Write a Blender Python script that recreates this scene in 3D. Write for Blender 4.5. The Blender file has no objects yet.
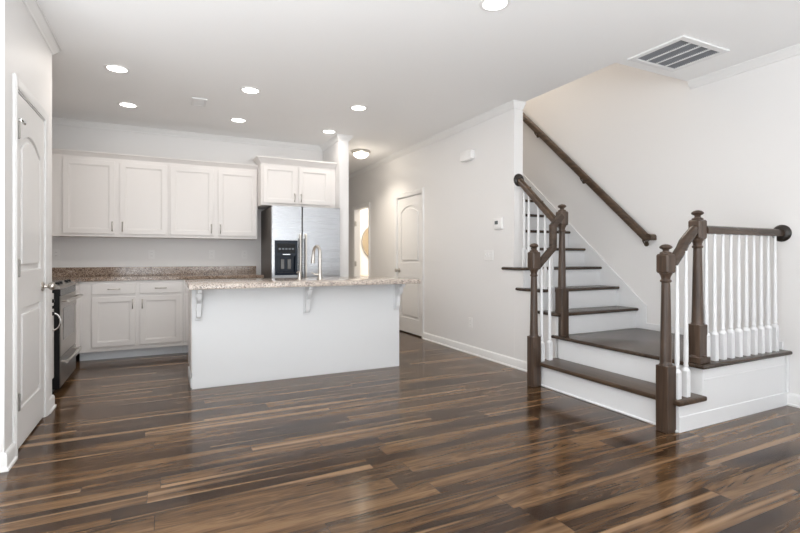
import bpy, bmesh, math
from math import sin, cos, pi, radians
from mathutils import Vector, Matrix

SC = bpy.context.scene
COL = SC.collection
# ------------------------------------------------------------------ camera, world, light, exposure
CAM_H = 1.14
cd = bpy.data.cameras.new('camera'); cam = bpy.data.objects.new('camera', cd); COL.objects.link(cam)
cam.location = (0, 0, CAM_H)
cam.rotation_euler = (pi / 2, 0, -radians(26.3))
cd.sensor_fit = 'HORIZONTAL'; cd.sensor_width = 36.0
cd.lens = 475.0 / 800.0 * 36.0
cd.shift_y = -9.5 / 800.0
cd.clip_start = 0.02
SC.camera = cam

SC.view_settings.view_transform = 'Standard'
SC.view_settings.look = 'None'
SC.view_settings.gamma = 1.0
SC.view_settings.use_curve_mapping = False
SC.view_settings.exposure = 0.15

W = bpy.data.worlds.new('world'); SC.world = W; W.use_nodes = True
W.node_tree.nodes['Background'].inputs[0].default_value = (0.86, 0.93, 1.0, 1)
W.node_tree.nodes['Background'].inputs[1].default_value = 0.25

def area(name, loc, rot, sx, sy, power, color, spread=180):
    l = bpy.data.lights.new(name, 'AREA'); l.shape = 'RECTANGLE'; l.size = sx; l.size_y = sy
    l.energy = power; l.color = color; l.spread = radians(spread)
    o = bpy.data.objects.new(name, l); COL.objects.link(o); o.location = loc; o.rotation_euler = rot
    return o
DAY = (0.93, 0.97, 1.0); WARM = (1.0, 0.93, 0.85)
CAN_POWER = 4.9
# daylight through the three windows of the wall behind the camera
for i, (x0, x1, z0, z1, p) in enumerate([(-2.3, -0.2, 0.35, 2.3, 36), (0.75, 2.35, 0.06, 2.3, 36), (2.75, 4.05, 0.35, 2.3, 12)]):
    area('window_daylight', ((x0 + x1) / 2, -2.97, (z0 + z1) / 2), (pi / 2, 0, 0), x1 - x0, z1 - z0, p, DAY)
area('rear_ceiling_fill', (0.6, -2.6, 0.9), (radians(145), 0, 0), 5.0, 1.0, 100, DAY, 120)   # added unseen uplight inside the rear wall, standing in for bounced daylight
area('low_ceiling_fill', (-1.3, 0.2, 0.1), (pi, 0, 0), 2.6, 3.0, 175, DAY)                   # second added uplight, unseen at floor level, to lift ceiling and walls
area('stairwell_lamp', (3.82, 5.2, 5.2), (0, 0, 0), 0.6, 0.6, 36, (1.0, 0.88, 0.74))
area('bathroom_lamp', (4.3, 8.3, 2.68), (0, 0, 0), 0.8, 0.5, 45, (1.0, 0.92, 0.80))
# ------------------------------------------------------------------ dimensions
H = 2.74
XP, XK, XR = -0.77, -1.44, 4.31        # pantry wall face, kitchen side wall face, stair side wall face
YB, YREAR, XL = 6.70, -3.0, -2.8       # kitchen back wall, wall behind camera, far left wall
XH, XH2 = 3.23, 3.345                  # hall wall faces
YHE = 3.875                            # where the full height hall wall ends
YEND = 9.3

# ------------------------------------------------------------------ materials
def newmat(name):
    m = bpy.data.materials.new(name); m.use_nodes = True
    return m, m.node_tree, m.node_tree.nodes['Principled BSDF']
def mat(name, col, rough=0.5, metal=0.0, spec=0.5, coat=0.0):
    m, nt, b = newmat(name)
    b.inputs['Base Color'].default_value = (*col, 1); b.inputs['Roughness'].default_value = rough
    b.inputs['Metallic'].default_value = metal; b.inputs['Specular IOR Level'].default_value = spec
    b.inputs['Coat Weight'].default_value = coat
    return m
def paint(name, col, rough=0.55, bump=0.02, scale=220):
    m, nt, b = newmat(name)
    g = nt.nodes.new('ShaderNodeNewGeometry'); n = nt.nodes.new('ShaderNodeTexNoise')
    n.inputs['Scale'].default_value = scale; n.inputs['Detail'].default_value = 2
    nt.links.new(g.outputs['Position'], n.inputs['Vector'])
    mx = nt.nodes.new('ShaderNodeMix'); mx.data_type = 'RGBA'
    mx.inputs[6].default_value = (*[c * 0.985 for c in col], 1); mx.inputs[7].default_value = (*[min(1, c * 1.01) for c in col], 1)
    nt.links.new(n.outputs['Fac'], mx.inputs[0]); nt.links.new(mx.outputs[2], b.inputs['Base Color'])
    bp = nt.nodes.new('ShaderNodeBump'); bp.inputs['Strength'].default_value = bump; bp.inputs['Distance'].default_value = 0.002
    nt.links.new(n.outputs['Fac'], bp.inputs['Height']); nt.links.new(bp.outputs['Normal'], b.inputs['Normal'])
    b.inputs['Roughness'].default_value = rough
    return m
def ramp(nt, stops):
    r = nt.nodes.new('ShaderNodeValToRGB'); cr = r.color_ramp
    while len(cr.elements) < len(stops): cr.elements.new(0.5)
    for e, (p, c) in zip(cr.elements, stops): e.position = p; e.color = (*c, 1)
    return r
def math_node(nt, op, a=None, b=None, c=None):
    n = nt.nodes.new('ShaderNodeMath'); n.operation = op
    for i, v in enumerate((a, b, c)):
        if v is None: continue
        if isinstance(v, (int, float)): n.inputs[i].default_value = v
        else: nt.links.new(v, n.inputs[i])
    return n.outputs[0]
def floor_mat():
    m, nt, b = newmat('walnut_planks'); L = nt.links.new
    g = nt.nodes.new('ShaderNodeNewGeometry'); sp = nt.nodes.new('ShaderNodeSeparateXYZ'); L(g.outputs['Position'], sp.inputs[0])
    pw, pl = 0.131, 1.22
    yy = math_node(nt, 'DIVIDE', sp.outputs['Y'], pw); row = math_node(nt, 'FLOOR', yy)
    wr = nt.nodes.new('ShaderNodeTexWhiteNoise'); wr.noise_dimensions = '1D'; L(row, wr.inputs['W'])
    xs = math_node(nt, 'ADD', math_node(nt, 'DIVIDE', sp.outputs['X'], pl), math_node(nt, 'MULTIPLY', wr.outputs['Value'], 7.31))
    colm = math_node(nt, 'FLOOR', xs)
    cid = nt.nodes.new('ShaderNodeCombineXYZ'); L(row, cid.inputs[0]); L(colm, cid.inputs[1])
    wn = nt.nodes.new('ShaderNodeTexWhiteNoise'); wn.noise_dimensions = '2D'; L(cid.outputs[0], wn.inputs['Vector'])
    # grain coordinates, shifted per plank
    gx = math_node(nt, 'ADD', sp.outputs['X'], math_node(nt, 'MULTIPLY', wn.outputs['Value'], 37.0))
    gy = math_node(nt, 'ADD', sp.outputs['Y'], math_node(nt, 'MULTIPLY', wr.outputs['Value'], 11.0))
    def noise(sx, sy, detail, dist=0.0, rough=0.55):
        c = nt.nodes.new('ShaderNodeCombineXYZ')
        L(math_node(nt, 'MULTIPLY', gx, sx), c.inputs[0]); L(math_node(nt, 'MULTIPLY', gy, sy), c.inputs[1])
        n = nt.nodes.new('ShaderNodeTexNoise'); n.inputs['Scale'].default_value = 1.0; n.inputs['Detail'].default_value = detail
        n.inputs['Distortion'].default_value = dist; n.inputs['Roughness'].default_value = rough
        L(c.outputs[0], n.inputs['Vector']); return n.outputs['Fac']
    broad = noise(0.7, 9.0, 2, 0.7); fine = noise(4.0, 150.0, 3); fig = noise(1.1, 10.0, 2, 1.2); sap = noise(0.22, 12.0, 2, 0.30)
    rings = math_node(nt, 'SINE', math_node(nt, 'MULTIPLY', fig, 55.0))
    t = math_node(nt, 'ADD', math_node(nt, 'ADD', math_node(nt, 'MULTIPLY', math_node(nt, 'SUBTRACT', broad, 0.5), 1.25), 0.475), math_node(nt, 'MULTIPLY', rings, 0.055))
    t = math_node(nt, 'ADD', t, math_node(nt, 'MULTIPLY', math_node(nt, 'SUBTRACT', fine, 0.5), 0.20))
    t = math_node(nt, 'ADD', t, math_node(nt, 'MULTIPLY', math_node(nt, 'SUBTRACT', wn.outputs['Value'], 0.5), 0.11))
    r = ramp(nt, [(0.27, (0.022, 0.010, 0.0045)), (0.42, (0.054, 0.027, 0.0115)), (0.56, (0.104, 0.055, 0.024)), (0.74, (0.185, 0.105, 0.050))])
    L(t, r.inputs[0])
    rs = ramp(nt, [(0.585, (0, 0, 0)), (0.67, (1, 1, 1))]); L(sap, rs.inputs[0])
    sapf = math_node(nt, 'MULTIPLY', rs.outputs[0], 0.75)
    mx = nt.nodes.new('ShaderNodeMix'); mx.data_type = 'RGBA'; L(sapf, mx.inputs[0]); L(r.outputs[0], mx.inputs[6])
    mx.inputs[7].default_value = (0.33, 0.205, 0.115, 1)
    fy = math_node(nt, 'FRACT', yy); fx = math_node(nt, 'FRACT', xs)
    e1 = math_node(nt, 'LESS_THAN', fy, 0.012); e2 = math_node(nt, 'LESS_THAN', fx, 0.0022)
    e = math_node(nt, 'MAXIMUM', e1, e2)
    mx2 = nt.nodes.new('ShaderNodeMix'); mx2.data_type = 'RGBA'; L(math_node(nt, 'MULTIPLY', e, 0.7), mx2.inputs[0]); L(mx.outputs[2], mx2.inputs[6])
    mx2.inputs[7].default_value = (0.012, 0.008, 0.006, 1)
    L(mx2.outputs[2], b.inputs['Base Color'])
    L(math_node(nt, 'ADD', math_node(nt, 'MULTIPLY', fine, 0.08), 0.12), b.inputs['Roughness'])
    b.inputs['Specular IOR Level'].default_value = 0.33
    bp = nt.nodes.new('ShaderNodeBump'); bp.inputs['Strength'].default_value = 0.10; bp.inputs['Distance'].default_value = 0.002
    L(math_node(nt, 'SUBTRACT', fine, e), bp.inputs['Height']); L(bp.outputs['Normal'], b.inputs['Normal'])
    return m
def wood(name, axis, dark, light, rough=0.32, stripes=0.0):
    m, nt, b = newmat(name); L = nt.links.new
    g = nt.nodes.new('ShaderNodeNewGeometry'); mp = nt.nodes.new('ShaderNodeMapping')
    s = [28.0, 28.0, 28.0]; s[axis] = 2.0; mp.inputs['Scale'].default_value = s
    L(g.outputs['Position'], mp.inputs[0])
    n = nt.nodes.new('ShaderNodeTexNoise'); n.inputs['Scale'].default_value = 1.0; n.inputs['Detail'].default_value = 4; n.inputs['Distortion'].default_value = 0.8
    L(mp.outputs[0], n.inputs['Vector'])
    r = ramp(nt, [(0.3, dark), (0.7, light)]); L(n.outputs['Fac'], r.inputs[0])
    L(r.outputs[0], b.inputs['Base Color']); b.inputs['Roughness'].default_value = rough; b.inputs['Specular IOR Level'].default_value = 0.45
    bp = nt.nodes.new('ShaderNodeBump'); bp.inputs['Strength'].default_value = 0.08; bp.inputs['Distance'].default_value = 0.002
    L(n.outputs['Fac'], bp.inputs['Height']); L(bp.outputs['Normal'], b.inputs['Normal'])
    if stripes:                                   # board joints across Y
        sp = nt.nodes.new('ShaderNodeSeparateXYZ'); L(g.outputs['Position'], sp.inputs[0])
        yy = math_node(nt, 'DIVIDE', sp.outputs['Y'], stripes); w = nt.nodes.new('ShaderNodeTexWhiteNoise'); w.noise_dimensions = '1D'
        L(math_node(nt, 'FLOOR', yy), w.inputs['W'])
        f = math_node(nt, 'ADD', math_node(nt, 'MULTIPLY', w.outputs['Value'], 0.6), 0.75)
        f = math_node(nt, 'MULTIPLY', f, math_node(nt, 'GREATER_THAN', math_node(nt, 'FRACT', yy), 0.03))
        vm = nt.nodes.new('ShaderNodeVectorMath'); vm.operation = 'SCALE'; L(r.outputs[0], vm.inputs[0]); L(f, vm.inputs['Scale']); L(vm.outputs[0], b.inputs['Base Color'])
    return m
def granite(name='speckled_granite', stops=None):
    m, nt, b = newmat(name); L = nt.links.new
    g = nt.nodes.new('ShaderNodeNewGeometry')
    v = nt.nodes.new('ShaderNodeTexVoronoi'); v.inputs['Scale'].default_value = 130; L(g.outputs['Position'], v.inputs['Vector'])
    sx = nt.nodes.new('ShaderNodeSeparateColor'); L(v.outputs['Color'], sx.inputs[0])
    n = nt.nodes.new('ShaderNodeTexNoise'); n.inputs['Scale'].default_value = 16; n.inputs['Detail'].default_value = 4; L(g.outputs['Position'], n.inputs['Vector'])
    t = math_node(nt, 'ADD', math_node(nt, 'MULTIPLY', sx.outputs[0], 0.62), math_node(nt, 'MULTIPLY', n.outputs['Fac'], 0.45))
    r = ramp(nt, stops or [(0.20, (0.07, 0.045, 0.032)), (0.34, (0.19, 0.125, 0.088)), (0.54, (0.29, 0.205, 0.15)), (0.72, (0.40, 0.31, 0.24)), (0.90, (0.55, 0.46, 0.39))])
    L(t, r.inputs[0]); L(r.outputs[0], b.inputs['Base Color']); b.inputs['Roughness'].default_value = 0.12
    return m
def steel(name, col=(0.62, 0.62, 0.63), rough=0.28):
    m, nt, b = newmat(name); L = nt.links.new
    g = nt.nodes.new('ShaderNodeNewGeometry'); mp = nt.nodes.new('ShaderNodeMapping'); mp.inputs['Scale'].default_value = (3, 3, 500)
    L(g.outputs['Position'], mp.inputs[0]); n = nt.nodes.new('ShaderNodeTexNoise'); n.inputs['Scale'].default_value = 1
    L(mp.outputs[0], n.inputs['Vector'])
    b.inputs['Base Color'].default_value = (*col, 1); b.inputs['Metallic'].default_value = 1
    L(math_node(nt, 'ADD', math_node(nt, 'MULTIPLY', n.outputs['Fac'], 0.12), rough - 0.06), b.inputs['Roughness'])
    return m
def emit(name, col, strength):
    m, nt, b = newmat(name)
    b.inputs['Base Color'].default_value = (*col, 1); b.inputs['Emission Color'].default_value = (*col, 1); b.inputs['Emission Strength'].default_value = strength
    return m
def glass_pane():
    m, nt, b = newmat('window_glass')
    tr = nt.nodes.new('ShaderNodeBsdfTransparent'); gl = nt.nodes.new('ShaderNodeBsdfGlossy'); gl.inputs['Roughness'].default_value = 0.0
    mx = nt.nodes.new('ShaderNodeMixShader'); mx.inputs[0].default_value = 0.06
    nt.links.new(tr.outputs[0], mx.inputs[1]); nt.links.new(gl.outputs[0], mx.inputs[2])
    nt.links.new(mx.outputs[0], nt.nodes['Material Output'].inputs[0])
    return m
M = dict(
    wall=paint('wall_paint', (0.82, 0.808, 0.80)), ceil=paint('ceiling_paint', (0.95, 0.948, 0.945), 0.7),
    trim=paint('trim_paint', (0.84, 0.835, 0.828), 0.35, 0.01), door=paint('door_paint', (0.82, 0.81, 0.80), 0.35, 0.01),
    cab=paint('cabinet_paint', (0.79, 0.76, 0.74), 0.35, 0.008), island=paint('island_paint', (0.77, 0.78, 0.79), 0.4, 0.008),
    toe=paint('toe_kick_paint', (0.72, 0.74, 0.77), 0.4, 0.008),
    beige=paint('beige_paint', (0.74, 0.67, 0.58)), stairwhite=paint('stair_white_paint', (0.79, 0.795, 0.805), 0.35, 0.01),
    floor=floor_mat(), granite=granite(), granite_lit=granite('lit_granite', [(0.20, (0.16, 0.14, 0.13)), (0.33, (0.34, 0.28, 0.24)), (0.50, (0.55, 0.47, 0.41)), (0.72, (0.66, 0.58, 0.51)), (0.9, (0.74, 0.68, 0.62))]), wl=wood('landing_boards', 0, (0.030, 0.0185, 0.012), (0.082, 0.054, 0.038), 0.25, 0.083),  # island granite: the counter stone again, with window light put into its colour
    wz=wood('stained_wood_upright', 2, (0.034, 0.020, 0.013), (0.098, 0.063, 0.043)), wx=wood('stained_wood_across', 0, (0.030, 0.0185, 0.012), (0.082, 0.054, 0.038), 0.27),
    wy=wood('stained_wood_along', 1, (0.036, 0.021, 0.012), (0.098, 0.060, 0.036)),
    steel=steel('brushed_stainless', (0.50, 0.51, 0.53), 0.28), steeld=steel('stove_stainless', (0.42, 0.39, 0.36), 0.30), nickel=mat('satin_nickel', (0.55, 0.52, 0.48), 0.28, 1), chrome=mat('polished_chrome', (0.75, 0.75, 0.75), 0.1, 1),
    hinge=mat('dull_steel', (0.42, 0.41, 0.39), 0.35, 1),
    black=mat('black_enamel', (0.008, 0.008, 0.009), 0.3, 0, 0.3), blackglass=mat('black_glass', (0.006, 0.006, 0.007), 0.2, 0, 0.2),
    ovenglass=mat('oven_glass', (0.10, 0.09, 0.085), 0.08, 0.0, 0.9), dkgrey=mat('dark_grey_side', (0.10, 0.085, 0.075), 0.45), gap=mat('door_gasket', (0.03, 0.03, 0.035), 0.6),
    plastic=mat('white_plastic', (0.86, 0.85, 0.84), 0.35), slot=mat('socket_slots', (0.16, 0.15, 0.15), 0.5), lcd=mat('grey_display', (0.13, 0.14, 0.14), 0.15), panelblue=mat('dispenser_panel', (0.010, 0.016, 0.028), 0.22, 0, 0.25),
    btn=mat('dispenser_buttons', (0.16, 0.18, 0.21), 0.3), paddle=mat('clear_grey_paddle', (0.11, 0.105, 0.10), 0.12), ventgrey=mat('vent_filter_shade_grey', (0.17, 0.175, 0.19), 0.8), ventw=mat('vent_white', (0.83, 0.83, 0.83), 0.4),
    lens=emit('lit_lens', (1.0, 0.97, 0.93), 6.0), bowl=emit('lit_glass_bowl', (1.0, 0.93, 0.82), 3.0), mirror=mat('mirror_glass', (0.60, 0.50, 0.36), 0.12, 1), glass=glass_pane(),
    bronze=mat('aged_bronze', (0.10, 0.075, 0.05), 0.35, 0.8), rosette=wood('rosette_wood', 2, (0.012, 0.009, 0.007), (0.026, 0.019, 0.015)),
)

# ------------------------------------------------------------------ mesh helpers
def smooth_mesh(me, ang=35):
    for p in me.polygons: p.use_smooth = True
    try: me.set_sharp_from_angle(angle=radians(ang))
    except Exception: pass
def box(bm, x0, x1, y0, y1, z0, z1, bev=0.0, seg=1):
    r = bmesh.ops.create_cube(bm, size=1.0)
    for v in r['verts']:
        v.co = Vector(((x0 + x1) / 2 + v.co.x * (x1 - x0), (y0 + y1) / 2 + v.co.y * (y1 - y0), (z0 + z1) / 2 + v.co.z * (z1 - z0)))
    if bev:
        es = {e for v in r['verts'] for e in v.link_edges}
        bmesh.ops.bevel(bm, geom=list(es), offset=bev, segments=seg, affect='EDGES', profile=0.5)
def lathe(bm, prof, o=(0, 0, 0), axis='z', n=20):
    rings = []
    for r, h in prof:
        ring = []
        for k in range(n):
            a = 2 * pi * k / n; p = (r * cos(a), r * sin(a), h)
            if axis == 'x': p = (p[2], p[0], p[1])
            elif axis == 'y': p = (p[0], p[2], p[1])
            ring.append(bm.verts.new(Vector(p) + Vector(o)))
        rings.append(ring)
    for a, b in zip(rings, rings[1:]):
        for k in range(n): bm.faces.new((a[k], a[(k + 1) % n], b[(k + 1) % n], b[k]))
    bm.faces.new(rings[0]); bm.faces.new(rings[-1])
def prism(bm, pts, axis, a, b):
    """pts 2D polygon; axis 'x': (y,z), 'y': (x,z), 'z': (x,y)"""
    def P(p, t): return {'x': (t, p[0], p[1]), 'y': (p[0], t, p[1]), 'z': (p[0], p[1], t)}[axis]
    A = [bm.verts.new(P(p, a)) for p in pts]; B = [bm.verts.new(P(p, b)) for p in pts]
    bm.faces.new(A); bm.faces.new(B)
    for i in range(len(pts)): j = (i + 1) % len(pts); bm.faces.new((A[i], A[j], B[j], B[i]))
def tube(bm, path, r, n=10, taper=None):
    path = [Vector(p) for p in path]; rings = []; prev = None
    for i, p in enumerate(path):
        t = (path[min(i + 1, len(path) - 1)] - path[max(i - 1, 0)]).normalized()
        if prev is None:
            u = t.orthogonal().normalized()
        else:
            u = (prev - t * prev.dot(t)).normalized()
        prev = u; w = t.cross(u); rr = r if taper is None else taper[i]
        rings.append([bm.verts.new(p + u * rr * cos(2 * pi * k / n) + w * rr * sin(2 * pi * k / n)) for k in range(n)])
    for a, b in zip(rings, rings[1:]):
        for k in range(n): bm.faces.new((a[k], a[(k + 1) % n], b[(k + 1) % n], b[k]))
    bm.faces.new(rings[0]); bm.faces.new(rings[-1])
RAILP = [(-0.026, -0.028), (0.026, -0.028), (0.030, -0.018), (0.030, 0.006), (0.024, 0.020), (0.010, 0.028), (-0.010, 0.028), (-0.024, 0.020), (-0.030, 0.006), (-0.030, -0.018)]
def sweep(bm, path, side, prof=RAILP):
    """profile (s, n) swept along a path lying in a plane with normal 'side', mitred"""
    path = [Vector(p) for p in path]; side = Vector(side).normalized(); rings = []
    for i, p in enumerate(path):
        d0 = (path[i] - path[i - 1]).normalized() if i else None
        d1 = (path[i + 1] - path[i]).normalized() if i < len(path) - 1 else None
        t = d0 if d1 is None else d1 if d0 is None else (d0 + d1).normalized()
        k = 1.0 if d0 is None or d1 is None else 1.0 / max(0.4, t.dot(d1))
        nrm = t.cross(side)
        if i == 0: flip = -1 if nrm.dot(side.cross(Vector((0, 0, 1))).cross(side)) < 0 else 1
        nrm = nrm * flip
        rings.append([bm.verts.new(p + side * s + nrm * (n_ * k)) for s, n_ in prof])
    m = len(prof)
    for a, b in zip(rings, rings[1:]):
        for k in range(m): bm.faces.new((a[k], a[(k + 1) % m], b[(k + 1) % m], b[k]))
    bm.faces.new(rings[0]); bm.faces.new(rings[-1])
def strip(bm, path, prof, z, i0=0, i1=None):
    """wall trim: profile (out, dz) run along a plan polyline whose room side is on the right; mitred corners"""
    n = len(path); i1 = n - 1 if i1 is None else i1; rings = []
    P = [Vector(p) for p in path]
    def rn(a, b): d = (b - a).normalized(); return Vector((d.y, -d.x))
    for i in range(i0, i1 + 1):
        n0 = rn(P[i - 1], P[i]) if i > 0 else None; n1 = rn(P[i], P[i + 1]) if i < n - 1 else None
        if n0 is None: m = n1
        elif n1 is None: m = n0
        else: m = (n0 + n1) / (1 + n0.dot(n1))
        rings.append([bm.verts.new((P[i].x + m.x * o, P[i].y + m.y * o, z + dz)) for o, dz in prof])
    m = len(prof)
    for a, b in zip(rings, rings[1:]):
        for k in range(m): bm.faces.new((a[k], a[(k + 1) % m], b[(k + 1) % m], b[k]))
    bm.faces.new(rings[0]); bm.faces.new(rings[-1])
def xf(bm, mtx, start=0):
    bm.verts.ensure_lookup_table()
    for v in bm.verts[start:]: v.co = mtx @ v.co
def plate(bm, outer, holes, depth, bev=0.003, mtx=Matrix()):
    """a flat plate with holes, eased edges, built in local x/y with its front at +z; outlines are 2D point lists"""
    cu = bpy.data.curves.new('outline', 'CURVE'); cu.dimensions = '2D'; cu.fill_mode = 'BOTH'
    cu.extrude = max(depth / 2 - bev, 0.0001); cu.bevel_depth = bev; cu.bevel_resolution = 1; cu.offset = -bev
    for pts in [outer] + holes:
        sp = cu.splines.new('POLY'); sp.points.add(len(pts) - 1); sp.use_cyclic_u = True
        for q, p in zip(sp.points, pts): q.co = (p[0], p[1], 0, 1)
    ob = bpy.data.objects.new('outline', cu); COL.objects.link(ob)
    dg = bpy.context.evaluated_depsgraph_get(); me = bpy.data.meshes.new_from_object(ob.evaluated_get(dg))
    n0 = len(bm.verts); bm.from_mesh(me); bm.verts.ensure_lookup_table()
    for v in bm.verts[n0:]: v.co = mtx @ Vector((v.co.x, v.co.y, v.co.z - depth / 2))
    bpy.data.objects.remove(ob); bpy.data.curves.remove(cu); bpy.data.meshes.remove(me)
def rect(x0, x1, y0, y1): return [(x0, y0), (x1, y0), (x1, y1), (x0, y1)]
def BM(): return bmesh.new()
def finish(bm):
    bmesh.ops.recalc_face_normals(bm, faces=bm.faces)
def obj(name, bm, m, parent=None, origin=None, shade=True):
    finish(bm)
    off = Vector(origin) if origin is not None else (parent_world(parent) if parent else Vector((0, 0, 0)))
    if origin is None and parent is None:
        off = Vector((0, 0, 0))
    me = bpy.data.meshes.new(name); bmesh.ops.translate(bm, verts=bm.verts, vec=-off); bm.to_mesh(me); bm.free()
    if shade: smooth_mesh(me)
    me.materials.append(M[m] if isinstance(m, str) else m)
    o = bpy.data.objects.new(name, me); COL.objects.link(o)
    if parent:
        o.parent = parent; o.location = off - parent_world(parent)
    else: o.location = off
    return o
def parent_world(p):
    v = Vector((0, 0, 0))
    while p is not None: v = v + p.location; p = p.parent
    return v
def tag(o, label, cat, group=None):
    o['label'] = label; o['category'] = cat
    if group: o['group'] = group
    return o
def thing(name, label, cat, loc, group=None):
    o = bpy.data.objects.new(name, None); COL.objects.link(o); o.location = loc; o.empty_display_size = 0.1
    return tag(o, label, cat, group)
def struct(name, bm, m, parent=None, shade=False):
    o = obj(name, bm, m, parent, shade=shade)
    if parent is None: o['kind'] = 'structure'
    return o
def copy_part(o, parent, delta):
    c = o.copy(); COL.objects.link(c); c.parent = parent; c.location = o.location + Vector(delta)
    for ch in o.children:
        k = ch.copy(); COL.objects.link(k); k.parent = c
    return c
def copy_tree(o, loc):
    c = o.copy(); COL.objects.link(c); c.location = loc
    for ch in o.children:
        k = ch.copy(); COL.objects.link(k); k.parent = c
        for g in ch.children:
            q = g.copy(); COL.objects.link(q); q.parent = k
    return c

# ------------------------------------------------------------------ room shell
b = BM(); box(b, XL - 0.1, 5.3, YREAR - 0.1, 9.5, -0.1, 0); struct('floor', b, 'floor')
b = BM()
HY, HX = 2.72, 3.325                    # stairwell opening
box(b, XL - 0.1, XR + 0.1, YREAR - 0.1, HY, H, H + 0.3); box(b, XL - 0.1, HX, HY, 9.5, H, H + 0.3)
struct('ceiling', b, 'ceil')
b = BM(); box(b, HX, 5.3, 6.98, 9.5, H, H + 0.3); struct('ceiling', b, 'ceil')          # above bathroom
b = BM(); box(b, 3.1, XR + 0.1, 2.5, 8.1, 5.4, 5.5); struct('ceiling', b, 'ceil')        # top of stairwell
b = BM(); box(b, XR, XR + 0.1, YREAR - 0.1, 6.9, 0, H); box(b, XR, XR + 0.1, HY, 8.0, H, 5.4); struct('wall_right', b, 'wall')
b = BM()
box(b, HX - 0.1, HX, HY - 0.1, 8.0, H + 0.3, 5.4); box(b, HX, XR, HY - 0.1, HY, H + 0.3, 5.4); box(b, HX, XR, 8.0, 8.1, H + 0.3, 5.4)
struct('wall_stairwell', b, 'wall')
b = BM(); box(b, XK - 0.1, 2.055, YB, YB + 0.1, 0, H); struct('wall_kitchen', b, 'wall')
b = BM(); box(b, XK - 0.1, XK, 4.40, YB, 0, H); struct('wall_kitchen_left', b, 'wall')
b = BM(); box(b, 2.055, 2.18, 5.95, YEND, 0, H); struct('wall_partition', b, 'wall')
b = BM(); box(b, 2.055, XH2, YEND, YEND + 0.1, 0, H); struct('wall_hall_end', b, 'wall')
DA0, DA1, DAZ = 5.84, 6.65, 2.045      # hall closet door opening
DB0, DB1, DBZ = 7.78, 8.49, 2.045      # far hall doorway
b = BM()
for y0, y1, z0 in [(YHE, DA0, 0), (DA0, DA1, DAZ), (DA1, DB0, 0), (DB0, DB1, DBZ), (DB1, YEND, 0)]: box(b, XH, XH2, y0, y1, z0, H)
bmesh.ops.remove_doubles(b, verts=b.verts, dist=1e-5); struct('wall_hall', b, 'wall')
b = BM(); box(b, XH2, 5.2, 6.9, 6.98, 0, H); box(b, 5.2, 5.3, 6.9, 9.4, 0, H); box(b, XH2, 5.3, YEND, YEND + 0.1, 0, H); struct('wall_bathroom', b, 'wall')
# pantry block with its door opening
DP0, DP1, DPZ = 3.425, 4.155, 2.115
b = BM()
for y0, y1, z0 in [(3.21, DP0, 0), (DP0, DP1, DPZ), (DP1, 4.40, 0)]: box(b, XP - 0.1, XP, y0, y1, z0, H)
box(b, XL, XP - 0.1, 3.21, 3.31, 0, H); box(b, XK - 0.1, XP - 0.1, 4.30, 4.40, 0, H)
struct('wall_pantry', b, 'wall')
b = BM(); box(b, XL - 0.1, XL, YREAR, 3.31, 0, H); struct('wall_left', b, 'wall')
WIN = [(-2.3, -0.2, 0.35, 2.3), (0.75, 2.35, 0.06, 2.3), (2.75, 4.05, 0.35, 2.3)]
b = BM(); xs = XL
for x0, x1, z0, z1 in WIN:
    box(b, xs, x0, YREAR - 0.12, YREAR, 0, H); box(b, x0, x1, YREAR - 0.12, YREAR, 0, z0); box(b, x0, x1, YREAR - 0.12, YREAR, z1, H); xs = x1
box(b, xs, XR, YREAR - 0.12, YREAR, 0, H); struct('wall_back', b, 'wall')
for i, (x0, x1, z0, z1) in enumerate(WIN):
    b = BM(); y0, y1 = YREAR - 0.11, YREAR - 0.05; t = 0.05
    for q in ((x0, x0 + t, z0, z1), (x1 - t, x1, z0, z1), (x0 + t, x1 - t, z0, z0 + t), (x0 + t, x1 - t, z1 - t, z1), ((x0 + x1) / 2 - 0.03, (x0 + x1) / 2 + 0.03, z0 + t, z1 - t)):
        box(b, q[0], q[1], y0, y1, q[2], q[3])
    w = struct('window_%d' % (i + 1), b, 'trim')
    b = BM(); box(b, x0 + t, x1 - t, YREAR - 0.085, YREAR - 0.08, z0 + t, z1 - t); obj('pane', b, 'glass', w)

# crown moulding, baseboards
ROOM = [(XR, HY), (XR, YREAR), (XL, YREAR), (XL, 3.21), (XP, 3.21), (XP, 4.40), (XK, 4.40), (XK, YB), (2.055, YB), (2.055, 5.95), (2.18, 5.95), (2.18, YEND), (XH, YEND), (XH, YHE), (XH2, YHE)]
CROWN = [(0, 0), (0.072, 0), (0.072, -0.010), (0.062, -0.014), (0.055, -0.026), (0.040, -0.045), (0.024, -0.060), (0.016, -0.068), (0.014, -0.078), (0, -0.085)]
CROWN = [(o * 0.72, d_ * 0.78) for o, d_ in CROWN]
for k, (a, c) in enumerate([(0, 1), (1, 3), (3, 6), (6, 8), (8, 11), (11, 14)]):
    b = BM(); strip(b, ROOM, CROWN, H, a, c); struct('trim_%d' % (k + 1), b, 'trim', shade=True)
BASE = [(0, 0), (0.024, 0), (0.024, 0.012), (0.015, 0.018), (0.015, 0.075), (0.011, 0.088), (0.006, 0.094), (0, 0.095)]
CW = 0.062                              # casing width
def base(name, path, **k):
    b = BM(); strip(b, path, BASE, 0, **k); return struct(name, b, 'trim', shade=True)
base('baseboard_pantry', [(XL, 3.21), (XP, 3.21), (XP, DP0 - CW)])
base('baseboard_pantry_end', [(XP, DP1 + CW), (XP, 4.40), (-0.84, 4.40)])
base('baseboard_hall', [(XH, DA0 - CW), (XH, 3.29)])
base('baseboard_hall_far', [(XH, DB0 - CW), (XH, DA1 + CW)])
base('baseboard_hall_end', [(2.18, YEND), (XH, YEND), (XH, DB1 + CW)])
base('baseboard_partition', [(2.055, 5.97), (2.055, 5.95), (2.18, 5.95), (2.18, YEND)])
base('baseboard_right', [(XR, 1.958), (XR, YREAR)])
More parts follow.
